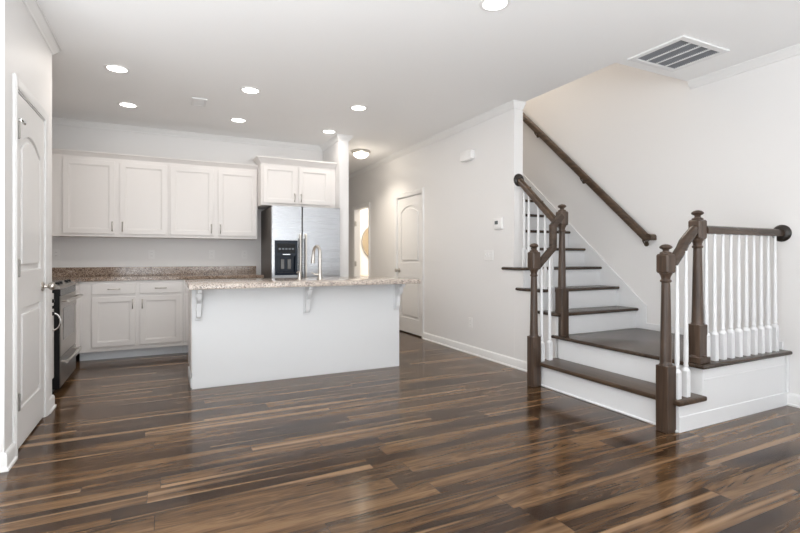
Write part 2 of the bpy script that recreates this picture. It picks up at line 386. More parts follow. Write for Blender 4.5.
base('baseboard_left', [(XL, YREAR), (XL, 3.21)])

# ------------------------------------------------------------------ doors
def mtx_face(face, x, y0, sgn):
    """local x -> world Y, local y -> world Z, local z -> world +-X"""
    if sgn > 0: return Matrix(((0, 0, 1, x), (1, 0, 0, y0), (0, 1, 0, 0), (0, 0, 0, 1)))
    return Matrix(((0, 0, -1, x), (1, 0, 0, y0), (0, 1, 0, 0), (0, 0, 0, 1)))
def arch(x0, x1, z0, z1, rise, n=12):
    pts = [(x0, z0), (x1, z0), (x1, z1 - rise)]
    for k in range(1, n):
        t = k / n; xx = x1 + (x0 - x1) * t
        pts.append((xx, z1 - rise + rise * (1 - (2 * t - 1) ** 2)))
    pts.append((x0, z1 - rise)); return pts
def inset(pts, d):
    cx = sum(p[0] for p in pts) / len(pts); n = len(pts); out = []
    for i in range(n):
        a, p, c = Vector(pts[i - 1]), Vector(pts[i]), Vector(pts[(i + 1) % n])
        e0 = (p - a).normalized(); e1 = (c - p).normalized()
        n0 = Vector((-e0.y, e0.x)); n1 = Vector((-e1.y, e1.x)); m = (n0 + n1) / (1 + n0.dot(n1))
        out.append(tuple(p + m * d))
    return out
def panel_door(parent, sgn, xf_, y0, y1, ztop, z0=0.012, cells=None):
    """two panel moulded door; xf_ = plane of the front face, facing sgn X"""
    b = BM(); w = y1 - y0; mt = mtx_face(0, xf_, y0, sgn); st = 0.105
    up = arch(st, w - st, 1.06, 1.90, 0.085); lo = rect(st, w - st, 0.235, 0.83)
    plate(b, rect(0, w, z0, ztop), [up, lo], 0.014, 0.004, mt)
    for q in (up, lo): plate(b, inset(q, 0.035), [], 0.011, 0.008, Matrix.Translation((-sgn * 0.001 * 0 , 0, 0)) @ mt)
    xa, xb = sorted((xf_ - sgn * 0.012, xf_ - sgn * 0.036)); box(b, xa, xb, y0, y1, z0, ztop)
    return obj('door_leaf', b, 'door', parent)
def casing(parent, sgn, xw, y0, y1, zt, wall_t, both=False):
    b = BM(); o = CW
    prof = [(0, 0), (o, 0), (o, 0.010), (o - 0.012, 0.018), (0.014, 0.014), (0.004, 0.008), (0, 0.008)]
    pts = [(y0, 0.0), (y0, zt), (y1, zt), (y1, 0.0)]; rings = []
    out = [(-1, 0), (-1, 1), (1, 1), (1, 0)]
    for (y, z), (oy, oz) in zip(pts, out):
        rings.append([b.verts.new((xw + sgn * h, y + oy * s, z + oz * s)) for s, h in prof])
    for r0, r1 in zip(rings, rings[1:]):
        for k in range(len(prof)): b.faces.new((r0[k], r0[(k + 1) % len(prof)], r1[(k + 1) % len(prof)], r1[k]))
    b.faces.new(rings[0]); b.faces.new(rings[-1])
    obj('casing', b, 'trim', parent)
    b = BM(); xa, xb = sorted((xw, xw - sgn * wall_t)); t = 0.008
    box(b, xa, xb, y0, y0 + t, 0, zt); box(b, xa, xb, y1 - t, y1, 0, zt); box(b, xa, xb, y0 + t, y1 - t, zt - t, zt)
    obj('jamb', b, 'trim', parent)
def knob(parent, sgn, x, y, z, m='nickel'):
    b = BM(); s = sgn
    lathe(b, [(0.033, 0), (0.033, s * 0.006), (0.026, s * 0.012), (0.013, s * 0.014), (0.011, s * 0.032), (0.018, s * 0.038), (0.027, s * 0.048), (0.029, s * 0.060), (0.024, s * 0.071), (0.010, s * 0.076)], (x, y, z), 'x', 20)
    return obj('door_knob', b, m, parent)
def hinges(parent, sgn, x, y, zs, m='hinge'):
    out = []
    for z in zs:
        b = BM(); lathe(b, [(0.004, -0.052), (0.008, -0.048), (0.008, 0.048), (0.004, 0.052)], (x + sgn * 0.006, y, z), 'z', 10)
        xa, xb = sorted((x, x + sgn * 0.003)); box(b, xa, xb, y - 0.018, y + 0.018, z - 0.046, z + 0.046)
        out.append(obj('hinge', b, m, parent))
    return out
def door_root(name, loc):
    o = bpy.data.objects.new(name, None); COL.objects.link(o); o.location = loc; o['kind'] = 'structure'; return o
d = door_root('door_1', (XP, (DP0 + DP1) / 2, 0))
panel_door(d, 1, XP - 0.002, DP0 + 0.010, DP1 - 0.010, DPZ - 0.012); casing(d, 1, XP, DP0, DP1, DPZ, 0.1)
knob(d, 1, XP - 0.002, DP1 - 0.07, 0.935); hinges(d, 1, XP + 0.005, DP0 + 0.014, (1.875, 1.075, 0.30))
b = BM(); tube(b, [(XP + 0.011, DP0 + 0.014, 1.936), (XP + 0.018, DP0 + 0.04, 1.938), (XP + 0.022, DP0 + 0.085, 1.934)], 0.007, 8); lathe(b, [(0.011, 0), (0.011, 0.012)], (XP + 0.011, DP0 + 0.014, 1.926), 'z', 10)
lathe(b, [(0.010, 0), (0.012, 0.008), (0.009, 0.014)], (XP + 0.016, DP0 + 0.085, 1.934), 'x', 10); obj('door_stop', b, 'chrome', d)
d = door_root('door_2', (XH, (DA0 + DA1) / 2, 0))
panel_door(d, -1, XH + 0.014, DA0 + 0.010, DA1 - 0.010, DAZ - 0.012, 0.016); casing(d, -1, XH, DA0, DA1, DAZ, XH2 - XH)
knob(d, -1, XH + 0.014, DA1 - 0.065, 0.935); hinges(d, -1, XH + 0.014, DA0 + 0.016, (1.80, 1.05, 0.30))
d = door_root('door_3', (XH, (DB0 + DB1) / 2, 0))
casing(d, -1, XH, DB0, DB1, DBZ, XH2 - XH)
for z in (1.77, 1.01, 0.25):
    b = BM(); box(b, XH + 0.006, XH + 0.035, DB1 - 0.012, DB1 - 0.007, z - 0.045, z + 0.045); lathe(b, [(0.008, -0.048), (0.008, 0.048)], (XH + 0.004, DB1 - 0.014, z), 'z', 10); obj('hinge', b, 'hinge', d)

# ------------------------------------------------------------------ staircase
NOSE0, RUN, RISE, LAND = 3.24, 0.225, 0.205, 0.42
XS = XR - 0.016                        # face of wall skirt
st = thing('staircase', 'white staircase with dark stained wooden treads and a square corner landing', 'staircase', (3.6, 2.6, 0))
def tread_bm(pts, z0, z1, bev=0.011):
    b = BM(); prism(b, pts, 'z', z0, z1); finish(b)
    bmesh.ops.bevel(b, geom=[e for e in b.edges if abs(e.verts[0].co.z - e.verts[1].co.z) < 1e-6], offset=bev, segments=3, affect='EDGES', profile=0.5)
    return b
# lower step
b = BM(); box(b, 2.985, 3.235, 1.96, 3.28, 0, 0.178); box(b, 2.970, 2.985, 1.96, 3.28, 0, 0.016, 0.005); obj('riser', b, 'stairwhite', st)
obj('tread', tread_bm([(2.95, 1.93), (3.236, 1.93), (3.236, 3.30), (2.95, 3.30)], 0.178, 0.213), 'wy', st)
# landing
b = BM(); box(b, 3.235, XR - 0.002, 1.96, 3.269, 0, 0.39); obj('landing_riser', b, 'stairwhite', st)
b = BM(); strip(b, [(2.985, 1.96), (XR - 0.002, 1.96)], [(0, 0), (0.004, 0), (0.004, 0.098), (0.002, 0.10), (0, 0.102)], 0)
b2 = obj('landing_skirt', b, 'stairwhite', st)
b = BM(); box(b, 4.27, XR - 0.002, 1.948, 1.96, 0.102, 0.39, 0.002); box(b, 3.25, 4.27, 1.956, 1.96, 0.305, 0.318, 0.001); obj('landing_moulding', b, 'stairwhite', st)
obj('landing', tread_bm([(3.20, 1.93), (XR - 0.002, 1.93), (XR - 0.002, 3.269), (3.36, 3.269), (3.36, 3.32), (3.20, 3.32)], 0.39, 0.42), 'wl', st)
for n in range(1, 13):
    yn = NOSE0 + RUN * (n - 1); zt = LAND + RISE * n; xl = XH if n <= 3 else XH2 + 0.002
    y1 = yn + RUN + 0.03
    if n < 3: pts = [(3.20, yn), (XS, yn), (XS, y1 - 0.001), (XH + 0.001, y1 - 0.001), (XH - 0.001, yn + 0.355), (3.20, yn + 0.355)]
    elif n == 3: pts = [(3.20, yn), (XS, yn), (XS, y1), (XH2 + 0.001, y1), (XH2 + 0.001, YHE - 0.001), (XH - 0.002, YHE - 0.001), (XH - 0.002, yn + 0.355), (3.20, yn + 0.355)]
    else: pts = [(xl, yn), (XS, yn), (XS, y1), (xl, y1)]
    obj('tread', tread_bm(pts, zt - 0.030, zt, 0.011), 'wx', st)
    b = BM(); box(b, xl + (0.0005 if n <= 3 else 0), XS, yn + 0.030, yn + 0.048, zt - RISE, zt - 0.030); obj('riser', b, 'stairwhite', st)
b = BM(); box(b, XH2 + 0.002, XS, NOSE0 + RUN * 12, 7.99, LAND + RISE * 13 - 0.03, LAND + RISE * 13 - 0.005); obj('upper_landing', b, 'wx', st)
# skirt along the side wall, and the flat stringer on the hall face
sk = [(1.99, 0.425), (1.99, 0.505), (3.185, 0.505), (3.185, 0.672)]
for yy in (3.4, 5.9): sk.append((yy, 0.672 + (yy - 3.185) * 0.8))
sk = [(1.99, 0.421), (1.99, 0.482), (3.160, 0.482), (3.160, 0.655), (6.0, 0.655 + (6.0 - 3.16) * RISE / RUN * 0.965), (6.0, 2.4), (3.28, 0.421)]
b = BM(); prism(b, sk, 'x', XS, XR - 0.001); finish(b); obj('wall_skirt', b, 'stairwhite', st)
b = BM(); prism(b, [(3.289, 0), (YHE - 0.001, 0), (YHE - 0.001, 1.003), (3.739, 1.003), (3.739, 0.799), (3.514, 0.799), (3.514, 0.594), (3.289, 0.594)], 'x', XH, XH2); obj('side_panel', b, 'wall', st)
b = BM(); prism(b, [(4.094, 1.194), (YHE, 1.194), (YHE, 1.003), (3.739, 1.003), (3.739, 0.799), (3.514, 0.799), (3.514, 0.594), (3.289, 0.594), (3.289, 0.22), (4.094, 0.904)], 'x', XH - 0.006, XH - 0.0005); obj('stringer', b, 'wall', st)

# newel posts: heights of base block top, shaft, top block
def newel(parent, x, y, z0, zb, zk0, zk1, zf, plinth=False):
    h = 0.0435; b = BM()
    box(b, x - h, x + h, y - h, y + h, z0, zb, 0.004)
    if plinth:
        box(b, x - h - 0.013, x + h + 0.013, y - h - 0.013, y + h + 0.013, z0, z0 + 0.04, 0.004); 
        lathe(b, [(0.075, 0.0), (0.062, 0.012)], (x, y, z0 + 0.038), 'z', 4)
    L = zk0 - zb
    lathe(b, [(0.041, -0.004), (0.040, 0.006), (0.036, 0.012), (0.0365, 0.030), (0.0355, 0.06), (0.034, 0.12), (0.027, L - 0.085), (0.026, L - 0.062), (0.033, L - 0.058), (0.035, L - 0.052), (0.033, L - 0.046), (0.027, L - 0.042), (0.028, L - 0.030), (0.033, L - 0.016), (0.040, L - 0.004), (0.040, L + 0.004)], (x, y, zb), 'z', 20)
    box(b, x - h, x + h, y - h, y + h, zk0, zk1, 0.010)
    o = obj('newel_post', b, 'wz', parent)
    b = BM(); s = zf - zk1
    lathe(b, [(0.036, -0.004), (0.037, 0.006), (0.033, 0.012), (0.020, s * 0.26), (0.018, s * 0.38), (0.022, s * 0.47), (0.034, s * 0.55), (0.039, s * 0.66), (0.036, s * 0.79), (0.025, s * 0.92), (0.010, s * 0.99), (0.002, s)], (x, y, zk1), 'z', 20)
    obj('finial', b, 'wz', o); return o
def baluster(parent, x, y, z0, z1, blk=0.19, side=0.019):
    b = BM(); L = z1 - z0; s = side
    box(b, x - s, x + s, y - s, y + s, z0, z0 + blk - 0.018)
    lathe(b, [(s * 1.40, -0.020), (s * 1.25, -0.008), (0.016, 0.0), (0.0125, 0.006), (0.015, 0.012), (0.0155, 0.020), (0.0125, 0.028), (0.0145, 0.045), (0.0155, 0.075), (0.015, 0.13), (0.0095, L - blk)], (x, y, z0 + blk), 'z', 12)
    return obj('baluster', b, 'stairwhite', parent, origin=(x, y, z0))
# railing by the side wall
rr = thing('stair_railing', 'landing-edge stair railing ending at the side wall, ten white balusters in a row', 'railing', (3.28, 2.02, 0), 'stair railings')
N2 = (2.938, 2.017); N3 = (3.28, 2.021)
newel(rr, *N2, 0.0, 0.432, 1.035, 1.160, 1.224)
newel(rr, *N3, LAND, 0.679, 1.262, 1.395, 1.462, True)
b = BM(); sweep(b, [(2.975, 2.018, 1.075), (3.095, 2.018, 1.195), (3.125, 2.018, 1.240), (3.245, 2.018, 1.335)], (0, 1, 0)); obj('handrail', b, 'wx', rr)
b = BM(); sweep(b, [(3.318, 2.0, 1.328), (XR - 0.022, 2.0, 1.328)], (0, 1, 0)); obj('handrail', b, 'wx', rr)
b = BM(); lathe(b, [(0.066, 0), (0.066, -0.008), (0.056, -0.018), (0.050, -0.022), (0.030, -0.024)], (XR - 0.001, 2.0, 1.325), 'x', 28); obj('rosette', b, 'rosette', rr)
x0 = 3.332; bal = baluster(rr, x0, 1.995, LAND, 1.302, 0.20)
for k in range(1, 10): copy_part(bal, rr, (0.0963 * k, 0, 0))
baluster(rr, 3.005, 1.985, 0.213, 1.085, 0.19); baluster(rr, 3.105, 1.990, 0.213, 1.18, 0.19)
# railing by the hall wall
rl = thing('stair_railing', 'stair railing beside the hall wall, with gooseneck bend climbing to a round wall rosette', 'railing', (3.28, 3.265, 0), 'stair railings')
N1 = (2.925, 3.243); N4 = (3.283, 3.268)
newel(rl, *N1, 0.0, 0.440, 1.030, 1.185, 1.262)
newel(rl, *N4, LAND, 0.854, 1.432, 1.560, 1.628)
b = BM(); sweep(b, [(2.960, 3.25, 1.055), (3.150, 3.25, 1.225), (3.150, 3.25, 1.420), (3.250, 3.25, 1.520)], (0, 1, 0)); obj('handrail', b, 'wx', rl)
b = BM(); zr = lambda y: 1.940 - 0.90 * (YHE - 0.01 - y)
sweep(b, [(3.288, 3.305, zr(3.305)), (3.288, YHE - 0.02, zr(YHE - 0.02))], (1, 0, 0)); obj('handrail', b, 'wy', rl)
b = BM(); lathe(b, [(0.066, 0), (0.066, -0.008), (0.056, -0.018), (0.050, -0.022), (0.030, -0.024)], (3.288, YHE - 0.0005, 1.938), 'y', 28); obj('rosette', b, 'rosette', rl)
for y, z in [(3.395, 0.625), (3.490, 0.83), (3.585, 0.83), (3.690, 0.83), (3.79, 1.035)]:
    if abs(y - 3.690) < 1e-3: y, z = 3.72, 1.035
    baluster(rl, 3.288, y, z, zr(y) - 0.03, 0.24 if z < 0.83 else 0.20, 0.016)
baluster(rl, 3.005, 3.235, 0.213, 1.075, 0.175); baluster(rl, 3.105, 3.240, 0.213, 1.165, 0.175)
# handrail on the side wall
wr_ = thing('wall_handrail', 'dark wooden handrail sloping up the wall above the stair flight', 'handrail', (XR - 0.06, 3.1, 1.35))
b = BM(); zh = lambda y: 1.952 + 0.93 * (y - 3.785)
xh = 4.25
sweep(b, [(xh, 3.10, zh(3.10)), (xh, 5.8, zh(5.8))], (1, 0, 0), [(p * 1.15, q * 1.2) for p, q in RAILP])
sweep(b, [(xh - 0.03, 3.085, 1.335), (XR - 0.002, 3.085, 1.335)], (0, 1, 0), [(p * 1.1, q * 1.1) for p, q in RAILP])
wrail = obj('handrail', b, 'wy', wr_)
for y in (3.16, 3.95, 4.70, 5.45):
    b = BM(); z = zh(y) - 0.040
    tube(b, [(xh, y, z + 0.006), (xh, y, z - 0.03), (xh + 0.02, y, z - 0.055), (XR - 0.004, y, z - 0.06)], 0.006, 8); lathe(b, [(0.026, 0), (0.026, -0.006), (0.012, -0.010)], (XR - 0.001, y, z - 0.06), 'x', 14)
    obj('bracket', b, 'bronze', wr_)

# ------------------------------------------------------------------ kitchen cabinets
FRONT = lambda yf: Matrix(((1, 0, 0, 0), (0, 0, -1, yf), (0, 1, 0, 0), (0, 0, 0, 1)))    # local z faces -Y
SIDE = lambda xf_: Matrix(((0, 0, 1, xf_), (1, 0, 0, 0), (0, 1, 0, 0), (0, 0, 0, 1)))    # local x -> Y, local z faces +X
def shaker(parent, name, a0, a1, z0, z1, mt, fr=0.055, rev=False):
    b = BM(); plate(b, rect(a0, a1, z0, z1), [rect(a0 + fr, a1 - fr, z0 + fr, z1 - fr)], 0.020, 0.003, mt)
    q = rect(a0 + fr - 0.004, a1 - fr + 0.004, z0 + fr - 0.004, z1 - fr + 0.004)
    plate(b, q, [rect(a0 + fr + 0.010, a1 - fr - 0.010, z0 + fr + 0.010, z1 - fr - 0.010)], 0.008, 0.004, mt @ Matrix.Translation((0, 0, -0.007)))
    plate(b, q, [], 0.006, 0.001, mt @ Matrix.Translation((0, 0, -0.013)))
    return obj(name, b, 'cab', parent)
def slab(parent, name, a0, a1, z0, z1, mt):
    b = BM(); plate(b, rect(a0, a1, z0, z1), [], 0.020, 0.004, mt); return obj(name, b, 'cab', parent)
def pull(parent, a, z, mt, vertical=True, L=0.10):
    b = BM(); pts = []
    for k in range(9):
        t = -1 + k / 4.0; out = 0.026 * (1 - abs(t) ** 2.5) + 0.001
        pts.append(mt @ Vector((a, z + t * L / 2, out)) if vertical else mt @ Vector((a + t * L / 2, z, out)))
    tube(b, pts, 0.0055, 8, [0.0075, 0.0055, 0.005, 0.0052, 0.006, 0.0052, 0.005, 0.0055, 0.0075])
    return obj('handle', b, 'nickel', parent)
CORN = [(0, 0), (0.006, 0), (0.012, 0.012), (0.030, 0.030), (0.036, 0.040), (0.044, 0.044), (0.044, 0.055), (0, 0.055)]
CORN_BIG = [(0, 0), (0.008, 0), (0.016, 0.014), (0.042, 0.042), (0.050, 0.055), (0.060, 0.060), (0.060, 0.075), (0, 0.075)]
def wall_cab(name, label, x0, x1, doors, z0, z1, yf, corn, extra_left=None, cpath=None):
    t = thing(name, label, 'cabinet', ((x0 + x1) / 2, yf, z0), 'upper kitchen cabinets')
    b = BM(); box(b, x0 + 0.0005, x1 - 0.0005, yf, YB - 0.001, z0, z1, 0.001); obj('cabinet_body', b, 'cab', t)
    mt = FRONT(yf - 0.020)
    for a0, a1, hx in doors:
        dd = shaker(t, 'door', a0, a1, z0 + 0.034, z1 - 0.05 if not extra_left else z1 - 0.05, mt)
        pull(dd, hx, z0 + 0.034 + 0.085, mt, True, 0.105)
    b = BM(); strip(b, cpath, corn, z1 - 0.012); obj('cornice', b, 'cab', t)
    return t
YU = 6.36
wall_cab('wall_cabinet', 'white two-door upper cabinet at the left end of the kitchen wall', -1.438, 0.038, [(-1.014, -0.519, -0.545), (-0.469, 0.019, -0.443)], 1.372, 2.285, YU, CORN,
         cpath=[(-1.438, YU), (0.0375, YU)])
wall_cab('wall_cabinet', 'white two-door upper cabinet just left of the refrigerator', 0.038, 1.076, [(0.057, 0.541, 0.515), (0.594, 1.062, 0.620)], 1.372, 2.285, YU, CORN, cpath=[(0.0385, YU), (1.0755, YU)])
# over refrigerator
YO = 6.12
t = thing('wall_cabinet', 'short white two-door cabinet above the stainless refrigerator', 'cabinet', (1.56, YO, 1.79), 'upper kitchen cabinets')
b = BM(); box(b, 1.078, 2.053, YO, YB - 0.001, 1.795, 2.35, 0.001); obj('cabinet_body', b, 'cab', t)
mt = FRONT(YO - 0.020)
dd = shaker(t, 'door', 1.100, 1.525, 1.825, 2.30, mt); pull(dd, 1.497, 1.905, mt, True, 0.10)
dd = shaker(t, 'door', 1.555, 1.968, 1.825, 2.30, mt); pull(dd, 1.583, 1.905, mt, True, 0.10)
b = BM(); strip(b, [(1.078, YU), (1.078, YO), (2.053, YO)], CORN_BIG, 2.325); obj('cornice', b, 'cab', t)
# base cabinets along the kitchen wall
YF = 6.14; XC = -0.84
def base_cab(label, x0, x1, cols, xbody=None):
    t = thing('base_cabinet', label, 'cabinet', ((x0 + x1) / 2, YF, 0), 'base kitchen cabinets')
    b = BM(); box(b, x0, x1, YF, YB - 0.002, 0.10, 0.873); obj('cabinet_body', b, 'cab', t)
    b = BM(); box(b, x0, x1, YF + 0.075, YF + 0.10, 0, 0.10); obj('toe_kick', b, 'toe', t)
    mt = FRONT(YF - 0.020)
    for a0, a1, hx in cols:
        dr = slab(t, 'drawer', a0, a1, 0.727, 0.843, mt); pull(dr, (a0 + a1) / 2, 0.785, mt, False, 0.115)
        dd = shaker(t, 'door', a0, a1, 0.150, 0.698, mt); pull(dd, hx, 0.612, mt, True, 0.10)
    return t
base_cab('white base cabinet with two drawers over two doors, left of the island under the counter', XC + 0.001, 0.188, [(-0.717, -0.301, -0.328), (-0.257, 0.166, -0.232)])
base_cab('white base cabinet mostly hidden behind the island, next to the refrigerator', 0.190, 1.100, [(0.214, 0.625, 0.60), (0.668, 1.078, 0.692)])
# corner run on the side wall beyond the stove, and the narrow one before it
SY0, SY1 = 4.785, 5.545
t = thing('base_cabinet', 'white corner base cabinet between the stove and the back counter run', 'cabinet', (XC, 5.9, 0), 'base kitchen cabinets')
b = BM(); box(b, XK + 0.001, XC, SY1 + 0.003, YB - 0.002, 0.10, 0.873); obj('cabinet_body', b, 'cab', t)
b = BM(); box(b, XC - 0.10, XC - 0.075, SY1 + 0.003, YF + 0.09, 0, 0.10); obj('toe_kick', b, 'toe', t)
mt = SIDE(XC + 0.020)
dd = shaker(t, 'door', 5.60, 6.06, 0.150, 0.843, mt); pull(dd, 5.635, 0.70, mt, True, 0.10)
t = thing('base_cabinet', 'narrow white base cabinet squeezed between the pantry wall and the stove', 'cabinet', (XC, 4.66, 0), 'base kitchen cabinets')
b = BM(); box(b, XK + 0.001, XC, 4.428, SY0 - 0.004, 0.10, 0.873); obj('cabinet_body', b, 'cab', t)
b = BM(); box(b, XC - 0.10, XC - 0.075, 4.428, SY0 - 0.004, 0, 0.10); obj('toe_kick', b, 'toe', t)
dr = slab(t, 'drawer', 4.45, 4.76, 0.74, 0.843, mt)
b = BM(); lathe(b, [(0.006, 0), (0.006, 0.012), (0.015, 0.016), (0.015, 0.026), (0.008, 0.03)], (XC + 0.02, 4.605, 0.79), 'x', 14); obj('knob', b, 'black', dr)
dd = shaker(t, 'door', 4.45, 4.76, 0.150, 0.715, mt)
b = BM(); lathe(b, [(0.006, 0), (0.006, 0.012), (0.015, 0.016), (0.015, 0.026), (0.008, 0.03)], (XC + 0.02, 4.60, 0.69), 'x', 14); obj('knob', b, 'black', dd)
b = BM(); tube(b, [(XC + 0.02 + 0.055 * sin(a), 4.70, 0.615 + 0.07 * cos(a)) for a in [pi * k / 14 for k in range(15)]], 0.006, 8); obj('handle', b, 'chrome', dd)

# worktops
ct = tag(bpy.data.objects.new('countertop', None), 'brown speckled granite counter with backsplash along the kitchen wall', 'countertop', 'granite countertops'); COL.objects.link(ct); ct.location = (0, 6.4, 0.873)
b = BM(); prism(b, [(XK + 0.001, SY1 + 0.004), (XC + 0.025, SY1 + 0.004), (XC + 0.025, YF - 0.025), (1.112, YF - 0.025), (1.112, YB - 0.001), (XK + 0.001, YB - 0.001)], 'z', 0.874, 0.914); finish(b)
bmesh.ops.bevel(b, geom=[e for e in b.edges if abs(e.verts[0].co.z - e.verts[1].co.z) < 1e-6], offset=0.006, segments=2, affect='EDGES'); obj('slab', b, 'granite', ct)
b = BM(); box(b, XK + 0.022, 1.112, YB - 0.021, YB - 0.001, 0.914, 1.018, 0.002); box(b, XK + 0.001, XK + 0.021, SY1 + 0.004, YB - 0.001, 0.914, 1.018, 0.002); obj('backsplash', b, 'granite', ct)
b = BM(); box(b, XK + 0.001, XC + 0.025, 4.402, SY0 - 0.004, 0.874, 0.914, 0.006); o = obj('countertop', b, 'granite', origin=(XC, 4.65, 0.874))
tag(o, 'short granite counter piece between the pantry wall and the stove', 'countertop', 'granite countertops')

# ------------------------------------------------------------------ stove
t = thing('stove', 'stainless and black kitchen stove seen edge-on beside the pantry wall', 'stove', (XC, (SY0 + SY1) / 2, 0))
XFS = -0.78
b = BM(); box(b, XK + 0.03, XFS - 0.007, SY0, SY1, 0.045, 0.895, 0.002); box(b, XK + 0.05, XFS - 0.07, SY0 + 0.02, SY1 - 0.02, 0.0, 0.045); obj('stove_body', b, 'black', t)
b = BM(); box(b, XK + 0.03, XFS - 0.075, SY0 - 0.002, SY1 + 0.001, 0.895, 0.918, 0.004); ckt = obj('cooktop', b, 'blackglass', t)
for (yy, xx, r) in [(4.97, -1.26, 0.09), (4.97, -1.02, 0.075), (5.36, -1.26, 0.075), (5.36, -1.02, 0.10)]:
    b = BM(); lathe(b, [(r, 0), (r, 0.0012), (r - 0.006, 0.0014)], (xx, yy, 0.9175), 'z', 28); obj('burner', b, 'dkgrey', ckt)
b = BM(); prism(b, [(XFS - 0.075, 0.921), (XFS - 0.004, 0.896), (XFS, 0.886), (XFS, 0.872), (XFS - 0.075, 0.872)], 'y', SY0 - 0.001, SY1 + 0.001); cp = obj('control_panel', b, 'steeld', t)
b = BM(); box(b, XFS - 0.0065, XFS - 0.001, SY0 + 0.004, SY1 - 0.004, 0.815, 0.871, 0.001); obj('vent_strip', b, 'blackglass', t)
for yy in (4.90, 5.03, 5.30, 5.43):
    b = BM(); lathe(b, [(0.017, 0), (0.016, 0.018), (0.011, 0.022)], (XFS - 0.04, yy, 0.906), 'z', 14); obj('control_knob', b, 'black', cp)
b = BM(); box(b, XFS - 0.0065, XFS, SY0 + 0.004, SY1 - 0.004, 0.305, 0.812, 0.002); ov = obj('oven_door', b, 'steeld', t)
b = BM(); box(b, XFS - 0.004, XFS + 0.0025, SY0 + 0.12, SY1 - 0.12, 0.43, 0.705, 0.002); obj('oven_window', b, 'ovenglass', ov)
def bar(parent, z, out=0.05):
    b = BM(); x = XFS + out
    tube(b, [(x, SY0 + 0.03, z), (x + 0.006, (SY0 + SY1) / 2, z), (x, SY1 - 0.03, z)], 0.012, 10)
    for yy in (SY0 + 0.06, SY1 - 0.06): tube(b, [(XFS - 0.004, yy, z), (x, yy, z)], 0.009, 8)
    return obj('handle', b, 'nickel', parent)
bar(ov, 0.770)
b = BM(); box(b, XFS - 0.0065, XFS, SY0 + 0.004, SY1 - 0.004, 0.058, 0.297, 0.002); dr = obj('drawer', b, 'steeld', t); bar(dr, 0.262, 0.04)

# ------------------------------------------------------------------ refrigerator
FX0, FX1, FY, FS = 1.168, 2.045, 5.90, 1.546
t = thing('refrigerator', 'stainless side-by-side refrigerator with black ice and water dispenser', 'refrigerator', (1.6, 6.25, 0))
b = BM(); box(b, FX0 + 0.008, FX1 - 0.008, FY + 0.075, YB - 0.03, 0.02, 1.765, 0.004); box(b, FX0 + 0.02, FX1 - 0.02, FY + 0.05, FY + 0.08, 0.0, 0.09); obj('refrigerator_body', b, 'dkgrey', t)
b = BM(); box(b, FX0 + 0.012, FX1 - 0.012, FY + 0.060, FY + 0.078, 0.10, 1.76); obj('gasket', b, 'gap', t)
DX0, DX1, DZ0, DZ1 = 1.203, 1.486, 0.915, 1.345
b = BM(); plate(b, rect(FX0, FS - 0.004, 0.10, 1.775), [rect(DX0 + 0.006, DX1 - 0.006, DZ0 + 0.006, DZ1 - 0.006)], 0.058, 0.008, FRONT(FY)); dl = obj('freezer_door', b, 'steel', t)
b = BM(); plate(b, rect(FS + 0.004, FX1, 0.10, 1.775), [], 0.058, 0.008, FRONT(FY)); dr = obj('fridge_door', b, 'steel', t)
b = BM(); plate(b, rect(DX0, DX1, DZ0, DZ1), [rect(DX0 + 0.030, DX1 - 0.030, DZ0 + 0.030, DZ0 + 0.235)], 0.016, 0.003, FRONT(FY - 0.008))
box(b, DX0 + 0.01, DX1 - 0.01, FY + 0.045, FY + 0.057, DZ0 + 0.01, DZ1 - 0.01)
dp = obj('dispenser', b, 'panelblue', dl); dp['label'] = 'black ice and water dispenser'
b = BM(); box(b, DX0 + 0.03, DX1 - 0.03, FY - 0.0105, FY - 0.007, DZ1 - 0.155, DZ1 - 0.04, 0.001); obj('control_display', b, 'blackglass', dp)
b = BM()
for k in range(5): box(b, DX0 + 0.048 + k * 0.040, DX0 + 0.073 + k * 0.040, FY - 0.0125, FY - 0.0100, DZ1 - 0.115, DZ1 - 0.095)
obj('button_row', b, 'btn', dp)
b = BM(); box(b, DX0 + 0.095, DX1 - 0.095, FY - 0.012, FY - 0.008, DZ1 - 0.178, DZ1 - 0.168, 0.001); obj('light_bar', b, 'chrome', dp)
for xx in (DX0 + 0.10, DX1 - 0.10):
    b = BM(); box(b, xx - 0.022, xx + 0.022, FY + 0.024, FY + 0.032, DZ0 + 0.075, DZ0 + 0.20, 0.003); obj('paddle', b, 'paddle', dp)
b = BM(); box(b, DX0 + 0.035, DX1 - 0.035, FY - 0.004, FY + 0.045, DZ0 + 0.018, DZ0 + 0.034, 0.002); obj('drip_tray', b, 'black', dp)
for xx, dd in ((FS - 0.036, dl), (FS + 0.036, dr)):
    b = BM(); box(b, xx - 0.012, xx + 0.012, FY - 0.058, FY - 0.040, 0.62, 1.42, 0.005)
    for zz in (0.64, 1.40): box(b, xx - 0.014, xx + 0.014, FY - 0.054, FY + 0.001, zz - 0.028, zz + 0.028, 0.005)
    obj('handle', b, 'nickel', dd)

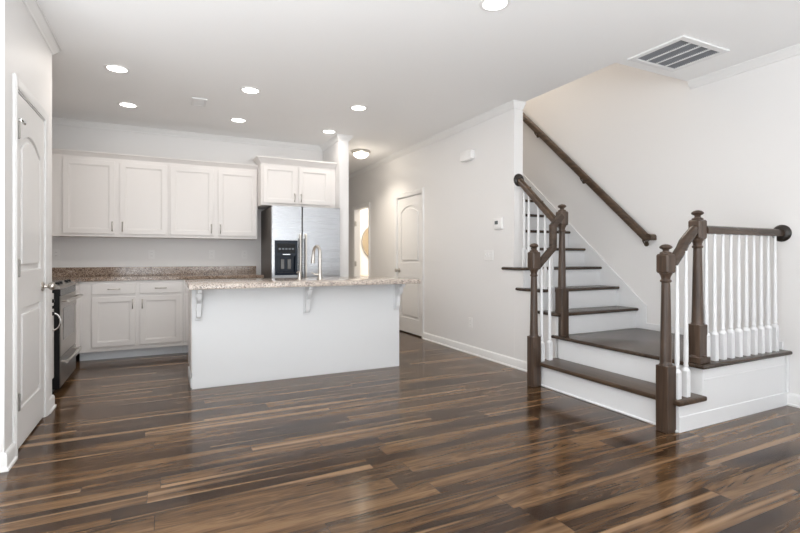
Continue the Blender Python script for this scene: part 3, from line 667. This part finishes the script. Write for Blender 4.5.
# ------------------------------------------------------------------ island
IX0, IX1, IY0, IY1 = 0.206, 2.195, 4.46, 5.11
t = thing('kitchen_island', 'white panelled kitchen island with scrolled corbels in the middle of the floor', 'island', ((IX0 + IX1) / 2, 4.8, 0))
b = BM(); box(b, IX0 + 0.004, IX1, IY0 + 0.006, IY1, 0.0, 0.871); obj('island_body', b, 'island', t)
b = BM(); box(b, IX0 + 0.0005, IX1 + 0.001, IY0, IY0 + 0.006, 0.012, 0.871, 0.001); obj('back_panel', b, 'island', t)
b = BM(); strip(b, [(IX0, IY1), (IX0, IY0), (IX1, IY0), (IX1, IY1)][::-1], [(0, 0), (0.010, 0), (0.009, 0.008), (0.004, 0.014), (0, 0.015)], 0); obj('base_moulding', b, 'island', t)
b = BM(); strip(b, [(IX0 + 0.004, IY0 + 0.06), (IX0 + 0.004, IY1)], [(0, 0), (-0.012, 0), (-0.012, 0.07), (-0.006, 0.085), (0, 0.085)], 0); 
b.free()
b = BM(); box(b, IX0 - 0.010, IX0 + 0.004, IY0 + 0.05, IY1 - 0.08, 0, 0.085, 0.003); obj('base_board', b, 'island', t)
b = BM(); box(b, IX0 - 0.004, IX0 + 0.004, IY0 + 0.08, IY1 - 0.02, 0.12, 0.86, 0.002); obj('end_panel', b, 'cab', t)
def corbel(cx):
    prof = [(0, 0.871), (-0.195, 0.871), (-0.200, 0.860), (-0.195, 0.842), (-0.178, 0.836), (-0.158, 0.834), (-0.150, 0.820), (-0.142, 0.790), (-0.118, 0.765), (-0.090, 0.755), (-0.074, 0.742), (-0.072, 0.722), (-0.066, 0.690), (-0.058, 0.655), (-0.060, 0.640), (-0.050, 0.622), (-0.030, 0.615), (-0.012, 0.612), (0, 0.612)]
    b = BM(); prism(b, [(IY0 - 0.012 + y * 0.85, z) for y, z in prof], 'x', cx - 0.019, cx + 0.019); finish(b)
    bmesh.ops.bevel(b, geom=[e for e in b.edges if abs(e.verts[0].co.x - e.verts[1].co.x) < 1e-6], offset=0.003, segments=1, affect='EDGES')
    box(b, cx - 0.027, cx + 0.027, IY0 - 0.014, IY0 - 0.0005, 0.592, 0.871, 0.003)
    for s in (-1, 1):
        lathe(b, [(0.018, 0), (0.018, s * 0.004), (0.010, s * 0.006)], (cx + s * 0.019, IY0 - 0.105, 0.815), 'x', 14)
    return obj('corbel', b, 'island', t)
for cx in (IX0 + 0.052, 1.205, IX1 - 0.040): corbel(cx)
b = BM(); GX0, GX1, GY0, GY1 = 0.172, 2.310, 4.20, 5.15
box(b, GX0, GX1, GY0, GY1, 0.872, 0.914, 0.008, 2); o = obj('island_countertop', b, 'granite_lit', origin=((GX0 + GX1) / 2, 4.7, 0.872)); tag(o, 'speckled granite slab on top of the kitchen island, window light painted into its tone', 'countertop', 'granite countertops')
# faucet and soap dispenser standing on the island
FXc, FYc = 1.392, 4.63
t = thing('kitchen_faucet', 'tall gooseneck kitchen faucet with side lever standing on the island counter', 'faucet', (FXc, FYc, 0.914))
b = BM(); lathe(b, [(0.030, 0), (0.030, 0.008), (0.022, 0.014), (0.020, 0.07), (0.018, 0.085), (0.013, 0.092), (0.0125, 0.10)], (FXc, FYc, 0.914), 'z', 20)
z1 = 0.914 + 0.272; r = 0.062; pts = [(FXc, FYc, 0.99), (FXc, FYc, 1.08), (FXc, FYc, z1)]
for k in range(1, 13):
    a = pi * k / 12 * 0.94; pts.append((FXc - (r - r * cos(a)) * 0.25, FYc + (r - r * cos(a)) * 0.97, z1 + r * sin(a)))
e = Vector(pts[-1]); pts.append(tuple(e + Vector((-0.002, 0.006, -0.03))))
tube(b, pts, 0.0155, 14); obj('faucet_body', b, 'nickel', t)
b = BM(); e = Vector(pts[-1]); tube(b, [e, e + Vector((-0.001, 0.004, -0.045)), e + Vector((-0.002, 0.008, -0.09))], 0.016, 14, [0.016, 0.019, 0.021]); obj('spray_head', b, 'nickel', t)
b = BM(); tube(b, [(FXc - 0.01, FYc, 0.965), (FXc - 0.045, FYc + 0.004, 0.967), (FXc - 0.055, FYc + 0.005, 0.968)], 0.013, 12); tube(b, [(FXc - 0.05, FYc + 0.005, 0.968), (FXc - 0.085, FYc + 0.01, 0.985)], 0.006, 8); obj('lever', b, 'nickel', t)
sx, sy = 1.185, 4.63
t = thing('soap_dispenser', 'small metal soap pump standing left of the tall faucet', 'soap dispenser', (sx, sy, 0.914))
b = BM(); lathe(b, [(0.026, 0), (0.026, 0.006), (0.017, 0.012), (0.016, 0.05), (0.011, 0.055), (0.010, 0.07)], (sx, sy, 0.914), 'z', 16); obj('pump_body', b, 'nickel', t)
b = BM(); lathe(b, [(0.012, 0), (0.013, 0.012), (0.008, 0.02)], (sx, sy, 0.98), 'z', 14); tube(b, [(sx, sy, 0.99), (sx - 0.01, sy + 0.035, 0.992), (sx - 0.013, sy + 0.05, 0.985)], 0.006, 8); obj('pump_head', b, 'nickel', t)

# ------------------------------------------------------------------ electrical plates
def outlet(name, label, x, y, z, face, group='wall outlets'):
    t = thing(name, label, 'outlet', (x, y, z), group)
    mt = Matrix.Translation((x, y, z)) @ (Matrix(((1, 0, 0, 0), (0, 0, -1, 0), (0, 1, 0, 0), (0, 0, 0, 1))) if face == 'y' else Matrix(((0, 0, -1, 0), (1, 0, 0, 0), (0, 1, 0, 0), (0, 0, 0, 1))))
    b = BM(); plate(b, rect(-0.036, 0.036, -0.058, 0.058), [], 0.006, 0.002, mt @ Matrix.Translation((0, 0, 0.0065))); obj('cover_plate', b, 'plastic', t)
    for s in (-1, 1):
        b = BM(); plate(b, rect(-0.017, 0.017, s * 0.0205 - 0.014, s * 0.0205 + 0.014), [], 0.003, 0.001, mt @ Matrix.Translation((0, 0, 0.0085))); so = obj('socket', b, 'plastic', t)
        b = BM()
        for xx in (-0.007, 0.007): plate(b, rect(xx - 0.0013, xx + 0.0013, s * 0.0205 - 0.002, s * 0.0205 + 0.006), [], 0.0006, 0.0001, mt @ Matrix.Translation((0, 0, 0.0088)))
        obj('slots', b, 'slot', so)
    return t
for x, lab in [(-1.133, 'white outlet at the left end of the kitchen wall, nearest the pantry wall'), (-0.154, 'white outlet on the kitchen wall under the second upper door'),
               (0.547, 'white outlet below the meeting edge of the two right-hand upper doors'), (0.961, 'white outlet beside the refrigerator under the fourth upper door')]:
    outlet('outlet', lab, x, YB, 1.172, 'y')
outlet('outlet', 'white outlet low on the hall wall above the baseboard', XH, 4.652, 0.366, 'x')
t = thing('light_switch', 'white multi-gang switch plate on the hall wall below the thermostat', 'switch', (XH, 4.302, 1.158))
b = BM(); box(b, XH - 0.006, XH, 4.222, 4.382, 1.100, 1.216, 0.002); obj('cover_plate', b, 'plastic', t)
for k in range(3):
    y = 4.302 + (k - 1) * 0.046; b = BM(); box(b, XH - 0.0085, XH - 0.005, y - 0.010, y + 0.010, 1.135, 1.181, 0.001); box(b, XH - 0.016, XH - 0.008, y - 0.004, y + 0.004, 1.156, 1.174, 0.001); obj('toggle', b, 'plastic', t)
t = thing('thermostat', 'small white thermostat with a grey display on the hall wall', 'thermostat', (XH, 4.12, 1.50))
b = BM(); box(b, XH - 0.026, XH, 4.052, 4.190, 1.442, 1.560, 0.006, 2); obj('thermostat_body', b, 'plastic', t)
b = BM(); box(b, XH - 0.0275, XH - 0.025, 4.110, 4.165, 1.492, 1.530, 0.0008); obj('display', b, 'lcd', t)
t = thing('door_chime', 'white door chime box high on the hall wall', 'door chime', (XH, 4.68, 2.325))
b = BM(); box(b, XH - 0.055, XH, 4.60, 4.80, 2.28, 2.395, 0.006, 2); obj('chime_cover', b, 'plastic', t)
b = BM(); box(b, XH - 0.058, XH - 0.0, 4.57, 4.60, 2.287, 2.388, 0.004); obj('chime_end', b, 'plastic', t)

# ------------------------------------------------------------------ ceiling fittings
def point(name, loc, power, color, r):
    l = bpy.data.lights.new(name, 'POINT'); l.energy = power; l.color = color; l.shadow_soft_size = r
    o = bpy.data.objects.new(name, l); COL.objects.link(o); o.location = loc; return o
def can(x, y, label, power=CAN_POWER):
    t = thing('recessed_light', label, 'ceiling light', (x, y, H), 'recessed ceiling lights')
    b = BM(); n = 32
    prof = [(0.098, 0.0), (0.097, -0.004), (0.078, -0.007), (0.073, -0.003), (0.072, 0.0)]
    rings = [[b.verts.new((x + r * cos(2 * pi * k / n), y + r * sin(2 * pi * k / n), H + z)) for k in range(n)] for r, z in prof]
    for p, q in zip(rings, rings[1:]):
        for k in range(n): b.faces.new((p[k], p[(k + 1) % n], q[(k + 1) % n], q[k]))
    obj('trim_ring', b, 'plastic', t)
    b = BM(); lathe(b, [(0.074, 0), (0.074, -0.003), (0.05, -0.005)], (x, y, H - 0.0005), 'z', 28); obj('lens', b, 'lens', t)
    l = bpy.data.lights.new('can_glow', 'AREA'); l.shape = 'DISK'; l.size = 0.14; l.energy = power; l.color = WARM
    o = bpy.data.objects.new('can_glow', l); COL.objects.link(o); o.location = (x, y, H - 0.012)
    return t
ROWS = [(4.70, 'front'), (5.79, 'back')]
COLS = [(-0.358, 'left', 'over the end nearest the pantry'), (0.75, 'middle', 'over the left half of the island run'), (1.866, 'right', 'nearest the hall')]
can(-0.367, 4.68, 'larger bright recessed ceiling light nearest the pantry corner, kitchen front row')
can(-0.350, 5.74, 'recessed ceiling light above the left upper cabinets, kitchen back row', 1.9)
can(0.732, 4.72, 'middle recessed ceiling light of the kitchen front row, right of the small vent')
can(0.767, 5.81, 'middle recessed ceiling light of the kitchen back row, small and near the wall', 1.9)
can(1.859, 4.76, 'right-hand recessed ceiling light of the kitchen front row, over the island end')
can(1.872, 5.83, 'recessed ceiling light nearest the white partition by the refrigerator', 1.9)
can(1.864, 2.42, 'recessed ceiling light at the top edge of the photo, away from the others')
lx, ly = 2.65, 6.69
t = thing('ceiling_light', 'round flush-mount hall ceiling light with metal rim and glowing glass bowl', 'ceiling light', (lx, ly, H))
b = BM(); lathe(b, [(0.142, 0), (0.145, -0.012), (0.140, -0.028), (0.125, -0.038), (0.118, -0.038)], (lx, ly, H), 'z', 36); obj('rim', b, 'nickel', t)
b = BM(); lathe(b, [(0.120, -0.036), (0.116, -0.055), (0.100, -0.078), (0.070, -0.098), (0.035, -0.108), (0.004, -0.110)], (lx, ly, H), 'z', 36); obj('glass_bowl', b, 'bowl', t)
point('hall_glow', (lx, ly, H - 0.17), 2.0, (1.0, 0.88, 0.72), 0.06)
l = bpy.data.lights.new('hall_downlight', 'AREA'); l.shape = 'DISK'; l.size = 0.22; l.energy = 8; l.spread = radians(125); l.color = (1.0, 0.90, 0.76)
o = bpy.data.objects.new('hall_downlight', l); COL.objects.link(o); o.location = (lx, ly, H - 0.125)
# large return grille
VX0, VX1, VY0, VY1 = 3.34, 3.905, 2.16, 2.62
t = thing('ceiling_vent', 'large white return-air grille with grey filter beside the stairwell opening', 'vent', ((VX0 + VX1) / 2, (VY0 + VY1) / 2, H), 'ceiling vents')
mt = Matrix(((1, 0, 0, 0), (0, -1, 0, 0), (0, 0, -1, H), (0, 0, 0, 1))); f = 0.045
b = BM(); plate(b, [(VX0, -VY1), (VX1, -VY1), (VX1, -VY0), (VX0, -VY0)], [[(VX0 + f, -VY1 + f), (VX1 - f, -VY1 + f), (VX1 - f, -VY0 - f), (VX0 + f, -VY0 - f)]], 0.014, 0.003, mt @ Matrix.Translation((0, 0, 0.0145))); obj('frame', b, 'ventw', t)
b = BM(); box(b, VX0 + f - 0.003, VX1 - f + 0.003, VY0 + f - 0.003, VY1 - f + 0.003, H - 0.003, H - 0.0008); obj('filter', b, 'ventgrey', t)
for k in range(1, 4):
    xx = VX0 + f + (VX1 - VX0 - 2 * f) * k / 4; b = BM(); box(b, xx - 0.006, xx + 0.006, VY0 + f - 0.002, VY1 - f + 0.002, H - 0.012, H - 0.002); obj('bar', b, 'ventw', t)
b = BM()
for k in range(26):
    yy = VY0 + f + 0.008 + (VY1 - VY0 - 2 * f - 0.016) * k / 25; box(b, VX0 + f - 0.002, VX1 - f + 0.002, yy - 0.0012, yy + 0.0012, H - 0.009, H - 0.002)
lv = obj('louvers', b, mat('vent_louver_grey', (0.30, 0.31, 0.33), 0.5), t)
# small supply register
sx, sy = 0.312, 5.30
t = thing('ceiling_vent', 'small white supply register in the kitchen ceiling among the recessed lights', 'vent', (sx, sy, H), 'ceiling vents')
b = BM(); x0, x1, y0, y1 = sx - 0.07, sx + 0.07, sy - 0.125, sy + 0.125; f = 0.022
plate(b, [(x0, -y1), (x1, -y1), (x1, -y0), (x0, -y0)], [[(x0 + f, -y1 + f), (x1 - f, -y1 + f), (x1 - f, -y0 - f), (x0 + f, -y0 - f)]], 0.012, 0.003, mt @ Matrix.Translation((0, 0, 0.0125))); obj('frame', b, 'ventw', t)
b = BM()
for k in range(7):
    yy = y0 + f + 0.015 + (y1 - y0 - 2 * f - 0.03) * k / 6; prism(b, [(yy - 0.012, H - 0.002), (yy - 0.010, H - 0.002), (yy + 0.008, H - 0.011), (yy + 0.006, H - 0.011)], 'x', x0 + f - 0.002, x1 - f + 0.002)
obj('louvers', b, 'ventw', t)
b = BM(); box(b, x0 + f - 0.003, x1 - f + 0.003, y0 + f - 0.003, y1 - f + 0.003, H - 0.0016, H - 0.0006); obj('duct_shade', b, 'ventgrey', t)  # flat grey sheet that paints the shade between the louvers

# ------------------------------------------------------------------ what shows through the far doorway
t = thing('wall_mirror', 'round mirror on the bright wall seen through the far hall doorway', 'mirror', (4.11, YEND, 1.46))
b = BM(); lathe(b, [(0.42, 0), (0.42, -0.018), (0.405, -0.022), (0.40, -0.016), (0.40, -0.006)], (4.11, YEND, 1.46), 'y', 48); obj('frame', b, 'nickel', t)
b = BM(); lathe(b, [(0.400, -0.006), (0.400, -0.010)], (4.11, YEND, 1.46), 'y', 48); obj('mirror_glass', b, 'mirror', t)
t = thing('bathroom_vanity', 'pale bathroom vanity glimpsed below the round mirror beyond the hall doorway', 'vanity', (4.1, 9.0, 0))
b = BM(); box(b, 3.62, 4.60, 8.78, YEND - 0.002, 0.09, 0.73, 0.003); box(b, 3.64, 4.58, 8.85, YEND - 0.002, 0, 0.09); obj('vanity_body', b, 'cab', t)
b = BM(); box(b, 3.60, 4.62, 8.75, YEND - 0.001, 0.73, 0.765, 0.004); obj('vanity_top', b, 'beige', t)
